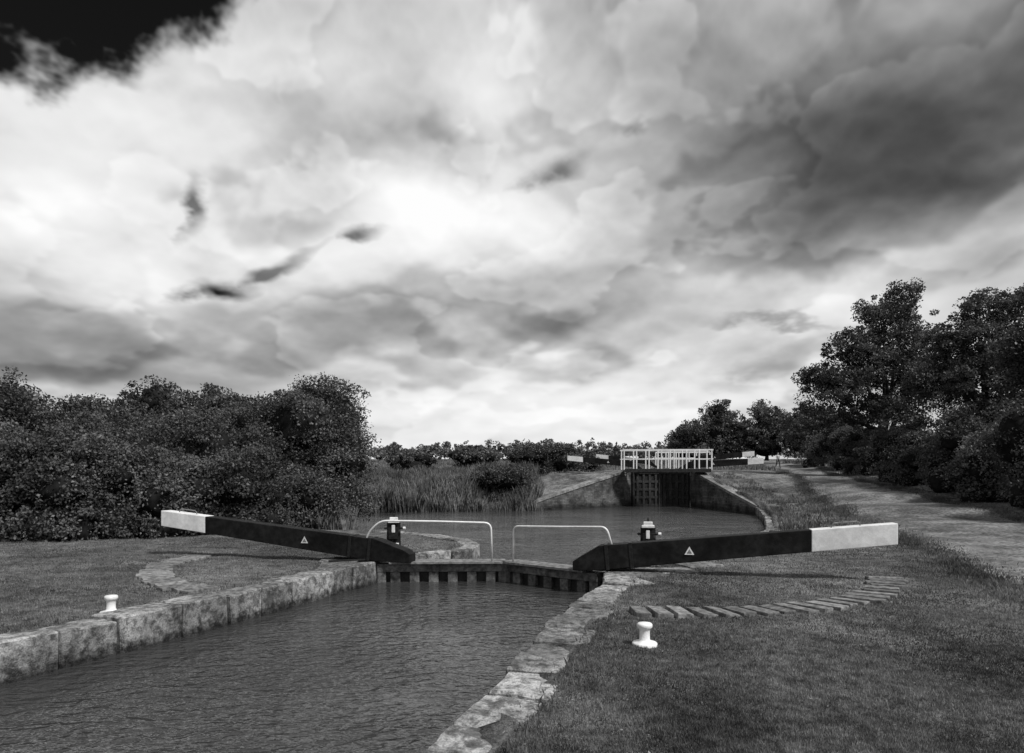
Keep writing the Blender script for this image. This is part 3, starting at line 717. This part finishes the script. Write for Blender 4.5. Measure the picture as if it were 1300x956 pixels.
for i in range(28):
    x=-62+i*3.6+random.uniform(-1.5,1.5); y=random.uniform(118,140); dist(x,y,random.uniform(1.5,3.2),random.uniform(1.4,3.0),300)
for i in range(40):
    x=60+i*5+random.uniform(-2,2); y=random.uniform(120,200); dist(x,y,5,random.uniform(6,11),300)
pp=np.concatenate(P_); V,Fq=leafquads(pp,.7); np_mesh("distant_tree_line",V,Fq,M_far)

def blades(name,x,y,h,wd,m,lean=.3,z=None,mid=True):
    n=len(x); z=height(x,y) if z is None else z
    a=rng.uniform(0,2*np.pi,n); la=rng.uniform(0,2*np.pi,n); lm=h*lean*rng.uniform(.1,1,n)
    wx=np.cos(a)*wd/2; wy=np.sin(a)*wd/2; lx=np.cos(la)*lm; ly=np.sin(la)*lm
    if not mid:
        V=np.stack([np.stack([x-wx,y-wy,z-.01],-1),np.stack([x+wx,y+wy,z-.01],-1),np.stack([x+lx,y+ly,z+h],-1)],1).reshape(-1,3)
        return np_mesh(name,V,np.arange(n*3).reshape(n,3),m)
    V=np.stack([np.stack([x-wx,y-wy,z-.02],-1),np.stack([x+wx,y+wy,z-.02],-1),np.stack([x+lx*.35+wx*.8,y+ly*.35+wy*.8,z+h*.6],-1),np.stack([x+lx+wx*.1,y+ly+wy*.1,z+h],-1)],1).reshape(-1,3)
    return np_mesh(name,V,np.arange(n*4).reshape(n,4),m)
def nz2(x,y,s,o=0): return np.array([mnoise.noise(Vector((a*s,b*s,o))) for a,b in zip(x,y)])
n=70000; x=rng.uniform(-13,1.8,n); y=rng.uniform(35,58,n); s=sdist(x,y); k=(s>-.5)&(s<16); x,y,s=x[k],y[k],s[k]
q=nz2(x,y,.5); h=np.where(s<2.0,1.15,.8)*rng.uniform(.5,1.15,len(x))*(1+.9*q); blades("reed_bed",x,y,h,.035,M_reed,.4)
n=9000; y=rng.uniform(22,38,n); x=-.245*y-rng.uniform(-.3,1.6,n); s=sdist(x,y); k=(s>-.3)&(s<1.5); x,y=x[k],y[k]
blades("reed_bed",x,y,rng.uniform(.4,1.1,len(x)),.03,M_reed,.4)
n=60000; x=rng.uniform(-40,45,n); y=rng.uniform(46,120,n); s=sdist(x,y); pe=np.interp(y,py_,pxl); k=(s>.5)&~((x>pe-.2)&(x<pe+4))&~((x>2)&(x<22)&(y<66)); x,y=x[k],y[k]
blades("rough_meadow_grass",x,y,rng.uniform(.15,.5,len(x)),.08,M_reed,.5)
def tufts(n,xr,yr,smin,smax,hr,name,wd=.012,thr=-.05):
    x=rng.uniform(*xr,n); y=rng.uniform(*yr,n); s=sdist(x,y); k=(s>smin)&(s<smax); x,y=x[k],y[k]
    k=nz2(x,y,1.3,3)>thr; x,y=x[k],y[k]
    blades(name,x,y,rng.uniform(*hr,len(x)),wd,M_blade,.6)
tufts(60000,(-9,5),(4,21),.46,.68,(.03,.09),"verge_grass")
tufts(26000,(-9,5),(4,21),.36,.55,(.03,.07),"verge_grass",.01,.1)
tufts(60000,(8,20),(18,46),.4,2.5,(.06,.22),"verge_grass",.025)
n=70000; y=rng.uniform(8,60,n); pe=np.interp(y,py_,pxl); pw=np.interp(y,py_,pwd); sd_=rng.integers(0,2,n); x=pe+np.where(sd_==0,rng.normal(-.05,.3,n),pw+rng.normal(.15,.25,n)); blades("verge_grass",x,y,rng.uniform(.02,.07,n)*(1+.02*y),.015,M_blade,.7)
n=620000; v=rng.uniform(0,1,n); y=4.0/(1-v*(1-4.0/19)); x=rng.uniform(-.82,.82,n)*y; s=sdist(x,y)
pe=np.interp(y,py_,pxl); pw=np.interp(y,py_,pwd)
bare=np.array(0.5+0.5*np.sin(x*1.9+2*np.sin(y*.9))*np.sin(y*1.4+1.5*np.sin(x*.8)))
k=(s>.46)&~((x>pe-.1)&(x<pe+pw+.2))&(rng.uniform(0,1,n)<.35+.65*bare)
for hx,hy,a0,a1 in ((HR[0],HR[1],-92,-10),(HL[0],HL[1],168,242)):
    r_=np.hypot(x-hx,y-hy); an=np.degrees(np.arctan2(y-hy,x-hx)); an=np.where((a1>180)&(an<0),an+360,an)
    rc=3.75+.95*np.clip((an-a0)/(a1-a0),0,1) if hx>0 else 4.0
    k&=~((np.abs(r_-rc)<.22)&(an>a0)&(an<a1)&(rng.uniform(0,1,n)<.8))
x,y=x[k],y[k]
blades("lawn_grass",x,y,rng.uniform(.01,.028,len(x))*(1+.02*y),.006+.0012*y,M_blade,.9,mid=False)
n=110; y=4.2/(1-rng.uniform(0,1,n)*(1-4.2/15)); x=rng.uniform(-.8,.8,n)*y; s=sdist(x,y); k=s>.2; x,y=x[k],y[k]
C=np.stack([x,y,height(x,y)+.04],-1); C[:,2]=np.where(s[k]<.6,.45,C[:,2]); V,Fq=leafquads(C,.028,3.0); np_mesh("fallen_leaves",V,Fq,M_concrete)

# ------------------------------------------------------------------ walking person
def person(name,x,y,z,face):
    root=empty(name); R=Matrix.Rotation(face,3,'Z')
    def T(p): q=R@Vector(p); return (x+q.x,y+q.y,z+q.z)
    def skin(nm,joints,edges,m,rootidx=0,sub=2):
        me=bpy.data.meshes.new(nm); me.from_pydata([T(j[:3]) for j in joints],edges,[]); me.update()
        o=link(bpy.data.objects.new(nm,me)); o.parent=root; sk=o.modifiers.new("s",'SKIN')
        for i,j in enumerate(joints):
            v=me.skin_vertices[0].data[i]; v.radius=(j[3],j[4] if len(j)>4 else j[3]); v.use_root=(i==rootidx)
        sb=o.modifiers.new("b",'SUBSURF'); sb.levels=sub; sb.render_levels=sub; me.materials.append(m); sk.use_smooth_shade=True
        return o
    J=[(0,0,.95,.15,.12),(0,0,1.08,.145,.11),(.1,0,.9,.1),(.11,-.16,.5,.068),(.11,-.2,.1,.045),(.11,-.34,.04,.04),(-.1,0,.9,.1),(-.11,.06,.49,.068),(-.11,.3,.13,.045),(-.11,.2,.04,.04)]
    skin("trousers_and_shoes",J,[(0,1),(0,2),(2,3),(3,4),(4,5),(0,6),(6,7),(7,8),(8,9)],M_cloth)
    J=[(0,0,1.05,.145,.11),(0,0,1.25,.155,.11),(0,0,1.42,.16,.1),(0,0,1.5,.065),(.19,0,1.42,.06),(.24,.08,1.15,.045),(.23,-.04,.93,.035),(-.19,0,1.42,.06),(-.24,-.06,1.15,.045),(-.23,-.2,.95,.035)]
    skin("jacket",J,[(0,1),(1,2),(2,3),(2,4),(4,5),(5,6),(2,7),(7,8),(8,9)],M_cloth2)
    for sx_,hy,hz in ((.23,-.05,.92),(-.23,-.21,.94)):
        J=[(sx_,hy,hz,.03),(sx_,hy-.01,hz-.08,.035,.018)]; E=[(0,1)]
        for k in range(4):
            b=len(J); o_=(k-1.5)*.018; J.append((sx_,hy+o_,hz-.12-.004*(2-abs(k-1.5)),.009)); J.append((sx_*.97,hy+o_-.01,hz-.16-.008*(k in(1,2)),.008)); E+= [(1,b),(b,b+1)]
        b=len(J); J.append((sx_*.9,hy-.045,hz-.06,.01)); J.append((sx_*.88,hy-.055,hz-.1,.009)); E+=[(0,b),(b,b+1)]
        skin("hand",J,E,M_skin,sub=1)
    J=[(0,0,1.48,.05),(0,-.005,1.56,.055),(0,-.02,1.62,.075,.085),(0,0,1.69,.08,.095),(0,0,1.74,.05),(0,-.1,1.61,.016),(.078,0,1.63,.015),(-.078,0,1.63,.015)]
    skin("head",J,[(0,1),(1,2),(2,3),(3,4),(2,5),(2,6),(2,7)],M_skin)
    J=[(0,.02,1.68,.088,.1),(0,.01,1.75,.07),(0,.06,1.62,.06)]
    skin("hair",J,[(0,1),(0,2)],M_cloth)
px_,py2=29.6,76.0
person("walking_person",px_,py2,float(height(np.array([px_]),np.array([py2]))[0])+.05,.3)
print("total",time.time()-T0)
